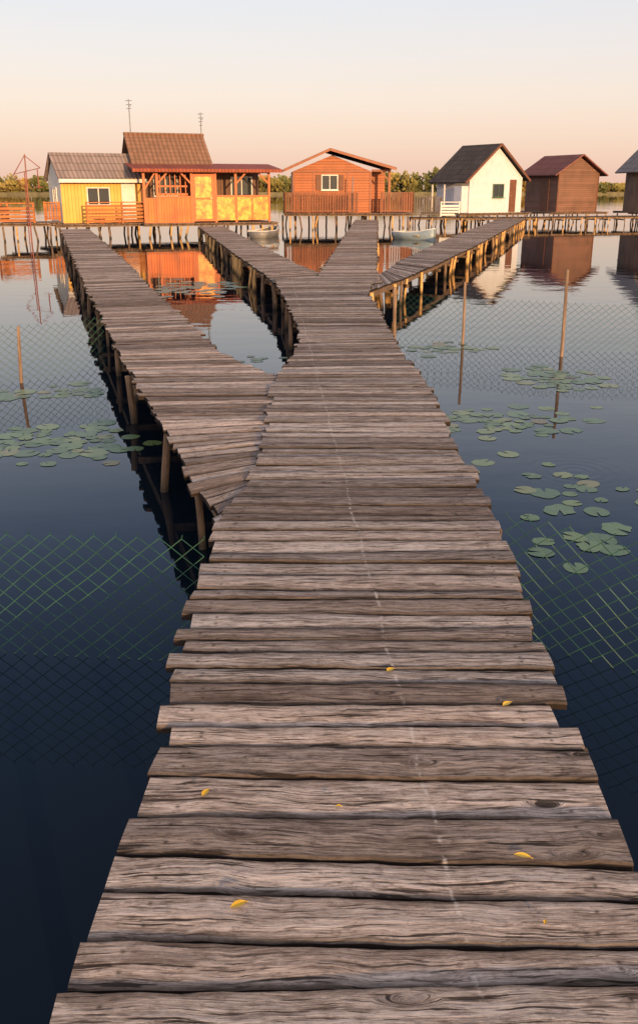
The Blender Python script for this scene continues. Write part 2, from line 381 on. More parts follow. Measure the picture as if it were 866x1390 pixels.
def boardwalk(st,zt,mat,label,spacing=1.5,inset=0.07,endj=0.03,t0=0.2,logm=None,lean=0.05,rad=0.042,skipL=(0,0),skipR=(0,0),extra=0.0,pale=0.6):
    p=Path(st); e=empty('boardwalk',(0,0,0),0,label,'boardwalk','plank boardwalks on the lake')
    deck(p,zt,mat,e,endj)
    for side in (0,1):
        mb=MB(); t=0
        while t<p.len+0.8:
            L,Rr=p.at(t); ax=(Vector((*Rr,0))-Vector((*L,0))).normalized()
            c=Vector((*L,zt-0.085))+ax*inset*1.5 if side==0 else Vector((*Rr,zt-0.085))-ax*inset*1.5
            k=len(mb.v); hx=ax*0.028; hz=Vector((0,0,0.045))
            mb.v+=[tuple(c-hx-hz),tuple(c+hx-hz),tuple(c+hx+hz),tuple(c-hx+hz)]
            if t>0:
                for j in range(4): mb.f.append((k-4+j,k-4+(j+1)%4,k+(j+1)%4,k+j))
            t+=0.8
        mb.f.append((0,1,2,3)); n=len(mb.v); mb.f.append((n-1,n-2,n-3,n-4))
        mb.obj('beam',M_log,e)
    t=t0
    while t<p.len:
        L,Rr=p.at(t); ax=(Vector((*Rr,0))-Vector((*L,0))).normalized()
        for side,(pt,sg) in enumerate(((L,1),(Rr,-1))):
            sk=(skipL,skipR)[side]
            if sk[0]<t<sk[1]: continue
            for rep in range(2 if R.random()<extra else 1):
                tt=t+(R.uniform(.12,.45) if rep else R.uniform(-.15,.15)); q=p.at(tt)[side]
                base=Vector((q[0],q[1],0))+ax*sg*inset*R.uniform(-0.3,1.6)
                r=rad*R.uniform(0.6,1.25); lx=R.gauss(0,lean); ly=R.gauss(0,lean)
                top=zt-0.045
                mb=MB(); mb.cyl(base+Vector((lx,ly,-0.7)),base+Vector((0,0,top)),r,r*0.85,9,0.15,4,r*0.8)
                mb.obj('post',logm if (logm and R.random()<pale) else M_log,e)
        if t>0.9:
            mb=MB(); mb.beam(Vector((*L,zt-0.17))+ax*0.02,Vector((*Rr,zt-0.17+R.uniform(-.03,.03)))-ax*0.02,0.05,0.06); mb.obj('crossbar',M_log,e)
        t+=spacing*R.uniform(0.6,1.4)
    return e
main=[((-.50,.55),(.70,.52)),((-.50,1.30),(.714,1.30)),((-.517,1.48),(.705,1.47)),((-.509,1.645),(.743,1.63)),((-.486,1.90),(.763,1.88)),((-.463,2.234),(.765,2.22)),
 ((-.502,2.54),(.782,2.53)),((-.501,2.95),(.80,2.95)),((-.50,3.485),(.845,3.485)),((-.49,4.11),(.875,4.11)),((-.43,4.45),(.88,4.45)),((-.372,4.83),(.885,4.83)),((-.36,5.28),(.845,5.28)),
 ((-.377,6.01),(.888,6.01)),((-.385,6.7),(.896,6.7)),((-.38,7.54),(.89,7.54)),((-.25,8.5),(.82,8.6)),((-.216,10.0),(.815,10.0)),((-.38,11.9),(.80,11.9)),((-.54,13.5),(.76,13.7)),((-.70,15.0),(.90,15.2)),((-.80,16.2),(1.05,16.3))]
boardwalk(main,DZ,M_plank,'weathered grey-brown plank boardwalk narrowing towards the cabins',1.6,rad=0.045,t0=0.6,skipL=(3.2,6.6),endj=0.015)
left=[((-.46,4.0),(-.28,4.42)),((-.69,4.57),(-.26,4.90)),((-.885,5.28),(-.24,5.5)),((-1.14,6.12),(-.25,6.2)),((-1.40,6.85),(-.27,6.88)),((-1.61,7.54),(-.38,7.62)),((-1.80,8.15),(-.74,8.27)),((-2.0,8.8),(-1.04,8.95)),
 ((-2.36,10.0),(-1.38,10.2)),((-3.62,14.1),(-2.64,14.4)),((-5.66,21.0),(-4.62,21.3)),((-8.4,30.2),(-7.38,30.5)),((-10.1,36.0),(-9.1,36.3))]
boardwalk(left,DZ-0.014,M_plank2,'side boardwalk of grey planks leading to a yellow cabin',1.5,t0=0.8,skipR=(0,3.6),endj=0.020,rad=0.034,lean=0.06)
mid=[((-.78,15.6),(.10,16.0)),((-1.0,17.0),(-.02,17.6)),((-1.386,18.9),(-.40,19.2)),((-2.80,26.4),(-1.80,26.7)),((-5.1,38.8),(-4.1,39.1))]
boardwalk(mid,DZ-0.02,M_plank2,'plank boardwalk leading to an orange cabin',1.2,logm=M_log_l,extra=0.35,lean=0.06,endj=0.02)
cen=[((-.10,15.4),(1.08,15.5)),((-.02,17.0),(1.12,17.0)),((.06,18.2),(1.15,18.2)),((.58,26.4),(1.68,26.5)),((1.85,46.4),(2.95,46.4))]
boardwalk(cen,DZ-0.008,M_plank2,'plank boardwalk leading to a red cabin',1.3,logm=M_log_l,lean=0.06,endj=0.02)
rgt=[((0.96,16.6),(.76,14.3)),((1.35,18.1),(1.62,16.7)),((1.82,20.5),(2.57,19.7)),((3.38,26.7),(4.52,26.2)),((6.05,36.4),(7.27,35.9)),((9.7,49.3),(10.95,48.8))]
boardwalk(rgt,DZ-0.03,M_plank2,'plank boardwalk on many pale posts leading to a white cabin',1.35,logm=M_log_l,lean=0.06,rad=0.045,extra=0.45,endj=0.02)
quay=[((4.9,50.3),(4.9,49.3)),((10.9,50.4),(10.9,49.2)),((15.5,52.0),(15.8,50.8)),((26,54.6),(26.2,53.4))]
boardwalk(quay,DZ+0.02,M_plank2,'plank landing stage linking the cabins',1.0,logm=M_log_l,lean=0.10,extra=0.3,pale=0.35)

# ------------------------------------------------------------ hut parts
M_glass,nt,b=new_mat('window_glass',0.05); b.inputs['Base Color'].default_value=(0.03,0.035,0.04,1)
M_white=simple_mat('white_paint',(0.70,0.68,0.65),0.5,0.12,8)
M_brown=simple_mat('brown_paint',(0.16,0.06,0.03),0.6,0.3,6)
M_metal=simple_mat('grey_metal',(0.35,0.33,0.3),0.4,0.2,8,0.7)
def window(par,x0,x1,y,z0,z1,fm,axis='x',mull=True,sgn=-1):
    e=MB(); t=0.05
    def bx(mb,a0,a1,d0,d1,c0,c1):
        lo,hi=sorted((y+sgn*d0,y+sgn*d1))
        if axis=='x': mb.box(a0,a1,lo,hi,c0,c1)
        else: mb.box(lo,hi,a0,a1,c0,c1)
    bx(e,x0,x1,0.0,0.015,z0,z1); g=e.obj('window',M_glass,par)
    f=MB(); bx(f,x0-t,x0,0,0.05,z0-t,z1+t); bx(f,x1,x1+t,0,0.05,z0-t,z1+t); bx(f,x0,x1,0,0.05,z0-t,z0); bx(f,x0,x1,0,0.05,z1,z1+t)
    if mull:
        xm=(x0+x1)/2; bx(f,xm-0.02,xm+0.02,0.015,0.045,z0,z1)
    f.obj('frame',fm,g)
    s=MB(); bx(s,x0-0.09,x1+0.09,0.0,0.11,z0-t-0.035,z0-t-0.002); s.obj('sill',fm,g)
def piles(par,xs,ys,floor_z,r=0.05,mat=None):
    for x in xs:
        for y in ys:
            if R.random()<0.12: continue
            mb=MB(); jx,jy=R.gauss(0,.12),R.gauss(0,.10); x1=x+R.uniform(-.25,.25)
            mb.cyl((x1+jx,y+jy,-floor_z-0.7),(x1,y,-0.14),r*R.uniform(.6,1.3),r*.85,8,0.1,3,0.03); mb.obj('pile',mat or (M_log_l if R.random()<.28 else M_log),par)
def platform(par,x0,x1,y0,y1,mat=None):
    mb=MB(); x=x0; mat=M_plat
    while x<x1-0.05:
        wd=R.uniform(.10,.15); mb.box(x,min(x+wd-0.012,x1),y0+R.uniform(-.10,.05),y1,-0.04+R.uniform(-.004,.004),R.uniform(-.004,.003)-0.003); x+=wd
    for yy in (y0+0.22,(y0+y1)/2,y1-0.1): mb.box(x0,x1,yy-0.04,yy+0.04,-0.13,-0.048)
    mb.obj('platform',mat,par)
def rail(par,pts,h,mat,kind='v',step=0.13,name='railing'):
    mb=MB()
    for a,b2 in zip(pts[:-1],pts[1:]):
        a=Vector((*a,0));b2=Vector((*b2,0)); L=(b2-a).length; d=(b2-a)/L; n=max(1,round(L/1.3))
        for i in range(n+1):
            p=a+d*L*i/n; mb.beam(p,p+Vector((0,0,h+0.03)),0.07,0.07)
        mb.beam(a+Vector((0,0,h)),b2+Vector((0,0,h)),0.09,0.04)
        if kind=='v':
            mb.beam(a+Vector((0,0,.12)),b2+Vector((0,0,.12)),0.04,0.05)
            k=int(L/step)
            for i in range(k+1):
                p=a+d*(i+.5)*L/(k+1); mb.beam(p+Vector((0,0,0.05)),p+Vector((0,0,h-.03)),step*0.62 ,0.018,up=d.cross(Vector((0,0,1))))
        elif kind=='h':
            z=0.1
            while z<h-0.06:
                mb.beam(a+Vector((0,0,z+R.uniform(-.01,.01))),b2+Vector((0,0,z+R.uniform(-.01,.01))),0.03,0.10); z+=0.15
    return mb.obj(name,mat,par)
def antenna(par,x,y,z0,z1,arms=3):
    mb=MB(); mb.cyl((x,y,z0),(x,y,z1),0.028,0.02,6)
    for i in range(arms):
        z=z1-0.08-0.16*i; L=0.15-0.02*i
        mb.cyl((x-L,y-0.1,z),(x+L,y+0.1,z+0.03),0.014,0.014,5)
    mb.cyl((x,y,z1-0.3),(x+0.05,y-0.3,z1-0.28),0.012,0.012,5)
    mb.obj('antenna',M_metal,par)

# --- yellow cabin
M_yel=board_mat('yellow_boards',(0.82,0.46,0.10),'xy',0.14,0.6,0.12,(0.5,0.24,0.05),0.4)
M_cream=board_mat('cream_boards',(0.66,0.62,0.55),'xy',0.16,0.7,0.12,(0.3,0.24,0.15),0.3)
M_greyroof=roof_mat('grey_corrugated_roof',(0.33,0.26,0.24),'x',0.18,0.3,0.7,0.25,0.2)
M_rust=board_mat('orange_rail_boards',(0.52,0.17,0.04),'z',0.1,0.6,0.35)
e=empty('cabin',(-10.75,38.8,0.60),28,'small yellow cabin with grey corrugated roof on stilts','cabin')
W,D,Hh=3.4,2.3,1.85
mb=MB(); mb.box(0,W,0,D,0,Hh); mb.prism([(0,0,Hh),(0,D,Hh),(0,D/2,Hh+.88)],(W,0,0)); mb.obj('wall',M_yel,e)
mb=MB(); mb.prism([(-.012,0.02,0.02),(-.012,D-.02,0.02),(-.012,D-.02,Hh-.02),(-.012,D/2,Hh+.8),(-.012,0.02,Hh-.02)],(0.01,0,0)); mb.obj('gable_cladding',M_cream,e)
mb=MB(); mb.slab((-.15,-.4,Hh-.1),(W+.2,-.4,Hh-.1),(W+.2,D/2,Hh+1.0),(-.15,D/2,Hh+1.0),.06); mb.slab((-.15,D/2,Hh+1.0),(W+.2,D/2,Hh+1.0),(W+.2,D+.3,Hh-.1),(-.15,D+.3,Hh-.1),.06); mb.obj('roof',M_greyroof,e)
mb=MB(); mb.box(-.15,W+.2,-.44,-.405,Hh-.22,Hh-.08); mb.obj('fascia',M_white,e)
window(e,1.1,2.0,0,0.75,1.4,M_white)
d1=bxo('door',M_white,e,2.55,3.15,-.04,0,0.02,1.65)
mb=MB(); mb.cyl((2.62,-.09,.85),(2.62,-.04,.85),.025,.025,8); mb.obj('handle',M_metal,d1)
window(e,0.8,1.4,0,0.8,1.4,M_white,'y')
platform(e,-.6,W+.3,-1.3,D+.2,M_log_l)
piles(e,[-.5,.3,1,1.7,2.4,3,3.6],[-1.1,.6,2.2],0.60)
rail(e,[(0.7,-1.25),(3.65,-1.25)],.85,M_rust,'h')
for px,pz in ((1.35,.28),(2.1,.24)):
    mb=MB(); mb.cyl((px,-1.0,0),(px,-1.0,pz),.13,.16,10); mb.obj('planter',M_rust,e)

# --- fishing platform
e=empty('fishing_platform',(-12.7,36.2,0.70),5,'wooden fishing platform with plank rails on thin stilts','platform')
platform(e,0,2.1,0,2.2,M_log_l); piles(e,[.1,.8,1.5,2.0],[.1,2.1],0.70,0.045)
rail(e,[(0,2.1),(0,0.02),(1.5,0.02)],.75,M_rust,'h'); rail(e,[(1.5,2.1),(2.1,2.1)],.75,M_rust,'v')
M_redmetal=simple_mat('red_brown_metal',(0.25,0.06,0.04),0.5,0.4,5)
e=empty('lift_net_crane',(-11.3,36.0,0),0,'reddish metal lift net crane with slanting arms in the water','fishing gear')
mb=MB(); mb.cyl((0,0,-.4),(0.05,0,3.25),.030,.024,8); mb.cyl((-.12,.1,-.4),(-.02,0,2.6),.018,.018,6); mb.obj('mast',M_redmetal,e)
mb=MB(); mb.cyl((-.45,0,2.5),(0.04,0,3.2),.018,.014,6); mb.cyl((.6,0,2.75),(0.04,0,3.2),.018,.014,6); mb.cyl((-.45,0,2.52),(.6,0,2.75),.014,.014,6); mb.cyl((-.45,0,2.5),(0.02,0,1.9),.012,.012,6); mb.obj('arm',M_redmetal,e)
mb=MB(); mb.cyl((.48,.02,2.7),(.48,.02,2.0),.022,.022,6); mb.cyl((.32,0,2.05),(.64,0,2.05),.016,.016,6); mb.obj('hanger',M_redmetal,e)

# --- orange cabin
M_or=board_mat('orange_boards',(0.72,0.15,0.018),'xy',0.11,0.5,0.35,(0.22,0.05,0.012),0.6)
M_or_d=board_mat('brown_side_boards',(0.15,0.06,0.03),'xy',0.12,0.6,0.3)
M_trim=simple_mat('orange_trim',(0.52,0.12,0.025),0.5,0.2,6)
M_tile=roof_mat('brown_clay_tiles',(0.29,0.16,0.105),'x',0.2,0.16,0.85,0.18,0.3)
M_redroof=roof_mat('dark_red_sheet_roof',(0.34,0.09,0.05),'x',0.15,5.0,0.6,0.25,0.15)
m,nt,b=new_mat('amber_panel',0.35); v,s=objco(nt)
vv=nd(nt,'ShaderNodeTexVoronoi',{'feature':'DISTANCE_TO_EDGE'},{'Vector':v,'Scale':9.0}).outputs['Distance']
c=RP(nt,NZ(nt,v,3,5,0.7),[(0.38,(0.45,0.12,0.012)),(0.5,(0.82,0.32,0.022)),(0.64,(1.0,0.52,0.06))])
c=MX(nt,RP(nt,vv,[(0.02,0.6),(0.08,0.0)]),c,(0.35,0.10,0.012)); setc(nt,b,c); M_panel=m
e=empty('cabin',(-7.35,38.9,0.60),20,'bright orange wooden cabin with brown tiled roof and veranda','cabin')
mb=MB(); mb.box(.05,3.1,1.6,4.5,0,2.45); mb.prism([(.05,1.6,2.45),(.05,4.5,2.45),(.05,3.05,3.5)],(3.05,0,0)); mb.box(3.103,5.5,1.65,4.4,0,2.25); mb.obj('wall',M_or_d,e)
mb=MB(); mb.slab((-.2,1.3,2.36),(3.35,1.3,2.36),(3.35,3.05,3.66),(-.2,3.05,3.66),.07); mb.slab((-.2,3.05,3.66),(3.35,3.05,3.66),(3.35,4.8,2.36),(-.2,4.8,2.36),.07)
mb.cyl((-.22,3.05,3.68),(3.37,3.05,3.68),.07,.07,8); mb.obj('roof',M_tile,e)
mb=MB(); mb.slab((-.45,-.35,2.18),(6.0,-.35,2.18),(6.0,1.75,2.44),(-.45,1.75,2.44),.05); mb.slab((3.38,1.76,2.44),(6.0,1.76,2.44),(6.0,4.6,2.36),(3.38,4.6,2.36),.05); mb.obj('veranda_roof',M_redroof,e)
bxo('fascia',M_redroof,e,-.46,6.01,-.39,-.352,2.05,2.17)
for i,x in enumerate((.0,.55,2.02,3.05,3.95,5.45)):
    bxo('post',M_trim,e,x,x+.1,0,.1,0,2.15)
mb=MB(); mb.box(-.0,5.55,.02,.08,2.02,2.14)
for x0,x1 in ((.65,2.02),(4.05,5.45)):
    mb.beam((x0,.05,1.62),(x0+.42,.05,2.05),.05,.07); mb.beam((x1,.05,1.62),(x1-.42,.05,2.05),.05,.07)
mb.beam((.1,.05,1.4),(.55,.05,2.05),.05,.06)
mb.obj('brace',M_trim,e)
bxo('parapet',M_or,e,.65,2.02,.02,.07,.0,1.02); bxo('parapet',M_or,e,.1,.55,.02,.07,0,1.02)
for q in ((4.05,5.45),(3.15,3.95)):
    o=bxo('parapet',M_panel,e,q[0],q[1],.02,.07,.08,1.05); o['label']='bright amber panel closing the veranda'
mb=MB(); mb.box(.6,2.06,-.01,.1,1.02,1.09); mb.box(3.1,5.5,-.01,.1,1.05,1.12); mb.box(4.7,4.76,-.005,.015,.08,1.05); mb.obj('handrail',M_trim,e)
dd=bxo('door',M_panel,e,2.15,3.03,.02,.06,.05,1.98)
mb=MB(); mb.box(2.12,2.22,-.01,.02,.05,1.98); mb.box(2.94,3.04,-.01,.02,.05,1.98); mb.box(2.22,2.94,-.01,.02,.05,.15); mb.box(2.22,2.94,-.01,.02,1.88,1.98); mb.box(2.22,2.94,-.01,.02,.95,1.02); mb.obj('frame',M_trim,dd)
mb=MB(); mb.cyl((2.9,-.05,1.0),(2.9,-.01,1.0),.025,.025,8); mb.obj('handle',M_metal,dd)
window(e,.75,1.75,1.6,1.1,1.85,M_white); window(e,4.25,5.15,1.65,1.05,1.85,M_white)
mb=MB(); mb.box(.7,1.95,.3,.33,1.1,1.2); mb.box(.7,1.95,.3,.33,1.45,1.52); 
for i in range(6): mb.box(.75+i*.22,.79+i*.22,.3,.33,1.1,1.95)
mb.obj('trellis',M_trim,e)
antenna(e,.1,3.05,3.6,5.1,3); antenna(e,3.3,3.2,3.5,4.65,4)
platform(e,-.1,5.8,-.45,4.6,M_log_l); piles(e,[0,.5,.9,1.5,2.0,2.6,3.3,3.9,4.5,5.1,5.7],[-.3,1.5,3.8],0.60)

# --- red-brown cabin
M_red=board_mat('red_brown_boards',(0.42,0.115,0.032),'z',0.13,0.5,0.25,(0.14,0.04,0.012),0.4)
M_redrail=board_mat('red_brown_rail',(0.28,0.09,0.038),'x',0.13,0.6,0.3)
M_redtile=roof_mat('red_brown_tiles',(0.22,0.10,0.065),'y',0.2,0.25,0.8,0.4)
M_redtrim=simple_mat('dark_red_trim',(0.28,0.085,0.035),0.5,0.2,6)
e=empty('cabin',(-1.33,47.2,0.80),3,'reddish brown cabin with low gable roof and railed deck','cabin')
W,D=4.0,3.6
mb=MB(); mb.prism([(0,0,0),(W,0,0),(W,0,2.0),(W/2,0,2.78),(0,0,2.0)],(0,D,0)); mb.box(4.003,4.85,1.4,D,0,2.02); mb.obj('wall',M_red,e)
ap=(1.75,3.02)
mb=MB(); mb.slab((-.42,-.7,2.05),(1.85,-.7,ap[1]),(1.85,D+.4,ap[1]),(-.42,D+.4,2.05),-.07)
mb.slab((1.85,-.7,ap[1]),(5.15,-.7,2.12),(5.15,D+.4,2.12),(1.85,D+.4,ap[1]),-.07); mb.obj('roof',M_redtile,e)
mb=MB(); mb.beam((-.45,-.73,2.03),(1.85,-.73,ap[1]),.04,.11); mb.beam((1.85,-.73,ap[1]),(5.17,-.73,2.10),.04,.11); mb.obj('fascia',M_redtrim,e)
bxo('post',M_redtrim,e,4.85,4.97,-.05,.07,0,2.1); bxo('post',M_redtrim,e,4.855,4.965,3.3,3.42,0,2.08)
mb=MB(); mb.box(4.003,4.84,-.04,.04,2.0,2.1); mb.beam((4.84,0,1.6),(4.46,0,2.03),.05,.07); mb.obj('brace',M_redtrim,e)
window(e,1.5,2.25,0,1.15,1.8,M_white)
bxo('shutter',M_brown,e,1.18,1.42,-.06,-.02,1.1,1.85); bxo('shutter',M_brown,e,2.33,2.57,-.06,-.02,1.1,1.85)
bxo('door',M_brown,e,W,W+.04,.4,1.2,0,1.9)
mb=MB(); mb.box(0,.1,-.03,0,0,2.0); mb.box(W-.1,W,-.03,0,0,2.0); mb.box(.1,W-.1,-.025,0,1.96,2.05); mb.box(1.0,1.07,-.02,0,0,1.96); mb.box(2.75,2.82,-.02,0,0,1.96); mb.obj('trim',M_redtrim,e)
platform(e,-.45,6.05,-1.1,D+.3,M_log_l); piles(e,[-.3,.3,.8,1.3,2.1,2.9,3.7,4.1,4.5,5.2,5.9],[-.95,1.2,3.4],0.80)
rail(e,[(-.42,1.5),(-.42,-1.0),(3.2,-1.0)],.98,M_redrail,'v'); rail(e,[(4.4,-1.0),(6.0,-1.0),(6.0,3.0)],.98,M_redrail,'v')
mb=MB(); mb.cyl((2.95,-.8,0),(2.97,-.8,1.75),.03,.03,6); mb.obj('lamp_post',M_metal,e)

# --- white cabin
M_wh=simple_mat('whitewashed_wall',(0.62,0.63,0.68),0.75,0.10,3)
M_slate=roof_mat('dark_slate_sheets',(0.085,0.07,0.065),'y',0.3,0.25,0.8,0.35,0.2)
M_green=simple_mat('green_window_paint',(0.06,0.12,0.07),0.6,0.3,6)
e=empty('cabin',(8.15,50.5,0.70),30,'white cabin with steep dark roof and small green framed window','cabin')
W,D,Hh=3.75,2.9,1.85; AZ=3.45
mb=MB(); mb.prism([(0,0,0),(W,0,0),(W,0,Hh),(W/2,0,AZ),(0,0,Hh)],(0,D,0)); mb.obj('wall',M_wh,e)
mb=MB(); mb.slab((-.5,-.25,Hh-.3),(W/2,-.25,AZ+.1),(W/2,D+.15,AZ+.1),(-.5,D+.15,Hh-.3),-.07); mb.slab((W/2,-.25,AZ+.1),(W+.36,-.25,Hh-.18),(W+.36,D+.15,Hh-.18),(W/2,D+.15,AZ+.1),-.07); mb.obj('roof',M_slate,e)
mb=MB(); mb.beam((-.5,-.28,Hh-.3),(W/2,-.28,AZ+.12),.04,.11); mb.beam((W/2,-.28,AZ+.12),(W+.36,-.28,Hh-.18),.04,.11); mb.obj('fascia',M_brown,e)
window(e,1.68,2.36,0,.85,1.47,M_green,mull=True)
d1=bxo('door',M_brown,e,2.85,3.3,-.04,0,0.02,1.75)
mb=MB(); mb.cyl((2.9,-.08,.9),(2.9,-.04,.9),.025,.025,8); mb.obj('handle',M_metal,d1)
bxo('closet',M_wh,e,-.45,-.003,.1,.75,0.02,1.4)
bxo('post',M_white,e,-.47,-.40,1.6,1.67,0,1.5); bxo('post',M_white,e,-.47,-.40,D-.2,D-.13,0,1.5)
platform(e,-.9,W+.3,-.6,D+.3,M_log_l); piles(e,[-.8,-.3,.3,1,1.7,2.4,3.2,3.9],[-.4,1.5,3.0],0.70)
M_greywood=board_mat('grey_fence_boards',(0.18,0.15,0.14),'xy',0.13,0.8,0.4)
e=empty('railing_screen',(5.0,50.1,0.53),0,'dark grey wooden railing on the landing stage','fence')
rail(e,[(0,0),(1.6,0.02)],1.0,M_greywood,'v'); rail(e,[(1.6,0.0),(2.6,0.02)],.75,M_white,'h')

# --- dark brown cabin
M_dk=board_mat('dark_brown_boards',(0.22,0.11,0.075),'z',0.12,0.7,0.3)
M_redsheet=roof_mat('maroon_sheet_roof',(0.22,0.09,0.075),'y',0.2,0.3,0.7,0.3,0.2)
e=empty('cabin',(13.9,54.3,0.66),22,'dark brown timber cabin with maroon roof on stilts','cabin')
W,D,Hh=2.9,3.2,2.15; AZ=3.05
mb=MB(); mb.prism([(0,0,0),(W,0,0),(W,0,Hh),(W/2,0,AZ),(0,0,Hh)],(0,D,0)); mb.obj('wall',M_dk,e)
mb=MB(); mb.slab((-.4,-.3,Hh-.15),(W/2,-.3,AZ+.1),(W/2,D+.3,AZ+.1),(-.4,D+.3,Hh-.15),-.07); mb.slab((W/2,-.3,AZ+.1),(W+.4,-.3,Hh-.15),(W+.4,D+.3,Hh-.15),(W/2,D+.3,AZ+.1),-.07); mb.obj('roof',M_redsheet,e)
bxo('door',M_brown,e,-.04,0,.8,1.6,0,1.8)
mb=MB(); mb.box(0,.08,-.02,0,0,Hh); mb.box(W-.08,W,-.02,0,0,Hh); mb.obj('trim',M_brown,e)
platform(e,-.7,W+.5,-.6,D+.3,M_log_l); piles(e,[-.6,0,.7,1.4,2.1,2.8,3.3],[-.4,1.5,3.2],0.66)

# --- grey roofed cabin
M_gr=roof_mat('grey_sheet_roof',(0.26,0.23,0.22),'y',0.2,0.3,0.8,0.3,0.2)
M_dkw=board_mat('brown_wall_boards',(0.24,0.15,0.10),'xy',0.15,0.7,0.3)  # brown timber walls, tone varies from board to board
e=empty('cabin',(18.75,52.8,0.68),4,'brown cabin with broad grey roof on stilts','cabin')
W,D,Hh=4.6,3.6,2.5; AZ=4.9
mb=MB(); mb.prism([(0,0,0),(W,0,0),(W,0,Hh),(W/2,0,AZ),(0,0,Hh)],(0,D,0)); mb.obj('wall',M_dkw,e)
mb=MB(); mb.slab((-.55,-.5,Hh-.35),(W/2,-.5,AZ+.15),(W/2,D+.3,AZ+.15),(-.55,D+.3,Hh-.35),-.08); mb.slab((W/2,-.5,AZ+.15),(W+.55,-.5,Hh-.35),(W+.55,D+.3,Hh-.35),(W/2,D+.3,AZ+.15),-.08); mb.obj('roof',M_gr,e)
bxo('door',M_brown,e,1.25,2.0,-.04,0,.02,1.85)
window(e,2.7,3.7,0,.9,1.6,M_white)
platform(e,-.5,W+.4,-.9,D+.3,M_log_l); piles(e,[-.4,.6,1.7,2.8,3.9,4.8],[-.7,1.5,3.4],0.68)

# ------------------------------------------------------------ boats
def boat(loc,rot,cm,label,L=3.2,Wd=1.2):
    e=empty('rowing_boat',loc,rot,label,'boat','small moored rowing boats')
    mb=MB(); ns=14; nr=9
    for i in range(ns+1):
        t=i/ns; x=-L/2+L*t
        wf=min(1.0,(1-t)**0.55*1.25) if t>0.35 else 0.82+0.5*t
        wf=min(wf,1.0); hw=max(0.015,Wd/2*wf); sh=0.40+0.16*max(0,t-0.4)**1.5*2
        for j in range(nr):
            q=j/(nr-1)*2-1
            y=hw*math.copysign(abs(q)**0.6,q); z=-0.12+sh*(abs(q)**2.6)+0.12*max(0,t-.75)
            mb.v.append((x,y,z))
    for i in range(ns):
        for j in range(nr-1):
            a=i*nr+j; mb.f.append((a,a+nr,a+nr+1,a+1))
    mb.f.append(tuple(range(nr)))
    o=mb.obj('hull',cm,e,True); md=o.modifiers.new('thickness','SOLIDIFY'); md.thickness=0.03
    g=MB()
    for jj in (0,nr-1):
        for i in range(ns): g.beam(mb.v[i*nr+jj],mb.v[(i+1)*nr+jj],.05,.04)
    g.beam(mb.v[0],mb.v[nr-1],.05,.04); g.obj('gunwale',M_white,e)
    for x in (-.36*L,-.06*L,.19*L):
        s=MB(); s.box(x-.1,x+.1,-Wd/2*.86,Wd/2*.86,.16,.19); s.obj('seat',M_log_l,e)
    return e
boat((4.0,37.8,0),-52,simple_mat('blue_grey_hull',(0.30,0.38,0.42),0.4,0.15,4),'small blue grey rowing boat with white rim moored on water',2.1,0.95)
boat((-2.25,40.0,0),72,simple_mat('grey_hull',(0.20,0.20,0.20),0.5,0.2,4),'grey rowing boat moored beside the boardwalk',2.4,1.0)

# ------------------------------------------------------------ wire fences
M_wire=simple_mat('green_coated_wire',(0.024,0.090,0.055),0.5,0.4,8)
M_stake=simple_mat('weathered_wood_stake',(0.24,0.165,0.115),0.85,0.55,5,0,(6,6,0.8))
def fence(pts,h,label,a=0.098,bb=0.082,r=0.0021,stakes=(),seed=0.0,sag=0.05):
    e=empty('wire_fence',(pts[0][0],pts[0][1],0),0,label,'fence','green wire fences standing in the lake')
    org=Vector((pts[0][0],pts[0][1],0))
    P=[Vector((*p,0)) for p in pts]; cum=[0]
    for i in range(1,len(P)): cum.append(cum[-1]+(P[i]-P[i-1]).length)
    T=cum[-1]
    def pos(s,z):
        s=min(max(s,0),T-1e-5)
        for i in range(1,len(P)):
            if s<=cum[i]:
                q=P[i-1].lerp(P[i],(s-cum[i-1])/(cum[i]-cum[i-1])); break
        n=noise.noise(Vector((s*1.1,seed,z*0.8))); n2=noise.noise(Vector((s*0.8,seed+9,0))); n3=noise.noise(Vector((s*3.5,z*3.5,seed))); n4=noise.noise(Vector((s*3.5,z*3.5,seed+7)))
        k=z/h
        return q-org+Vector((0.010*n3,0.04*n*k,z+sag*n2*k+0.008*n4))
    mb=MB(); ni=int(T/(a/2)); nj=int((h+0.1)/(bb/2))
    def seg(p,q,rr):
        d=(q-p)
        if d.length<1e-6: return
        d.normalize(); u=d.orthogonal().normalized(); w2=d.cross(u); k=len(mb.v)
        for c in (p,q):
            for i in range(3):
                t=2*math.pi*i/3; mb.v.append(tuple(c+u*math.cos(t)*rr+w2*math.sin(t)*rr))
        for i in range(3):
            j=(i+1)%3; mb.f.append((k+i,k+3+i,k+3+j,k+j))
    for j in range(nj):
        z0=h-j*bb/2; z1=z0-bb/2
        for i in range(ni):
            if (i+j)%2==0: seg(pos(i*a/2,z0),pos((i+1)*a/2,z1),r)
            else: seg(pos((i+1)*a/2,z0),pos(i*a/2,z1),r)
    for i in range(ni):
        if i%2==0: seg(pos(i*a/2,h),pos(i*a/2,h)+Vector((.004,0,.018)),r)
    mb.obj('wire_mesh',M_wire,e)
    for (x,y,hh,lx,ly,rr) in stakes:
        s=MB(); p=Vector((x,y,0))-org
        s.cyl(p+Vector((-lx*.5,-ly*.5,-.5)),p+Vector((lx,ly,hh)),rr,rr*.8,9,0.15,4,.01); s.obj('stake',M_stake,e)
fence([(-.50,3.55),(-1.4,3.63),(-4.2,3.8)],.60,'green diamond wire fence crossing dark water beside the boardwalk',seed=1,stakes=[(-3.4,3.78,.8,.02,0,.03)],sag=0.05)
fence([(.86,3.80),(1.355,3.48),(4.2,2.2)],.62,'green diamond wire fence slanting out from the boardwalk',seed=5,sag=0.05)
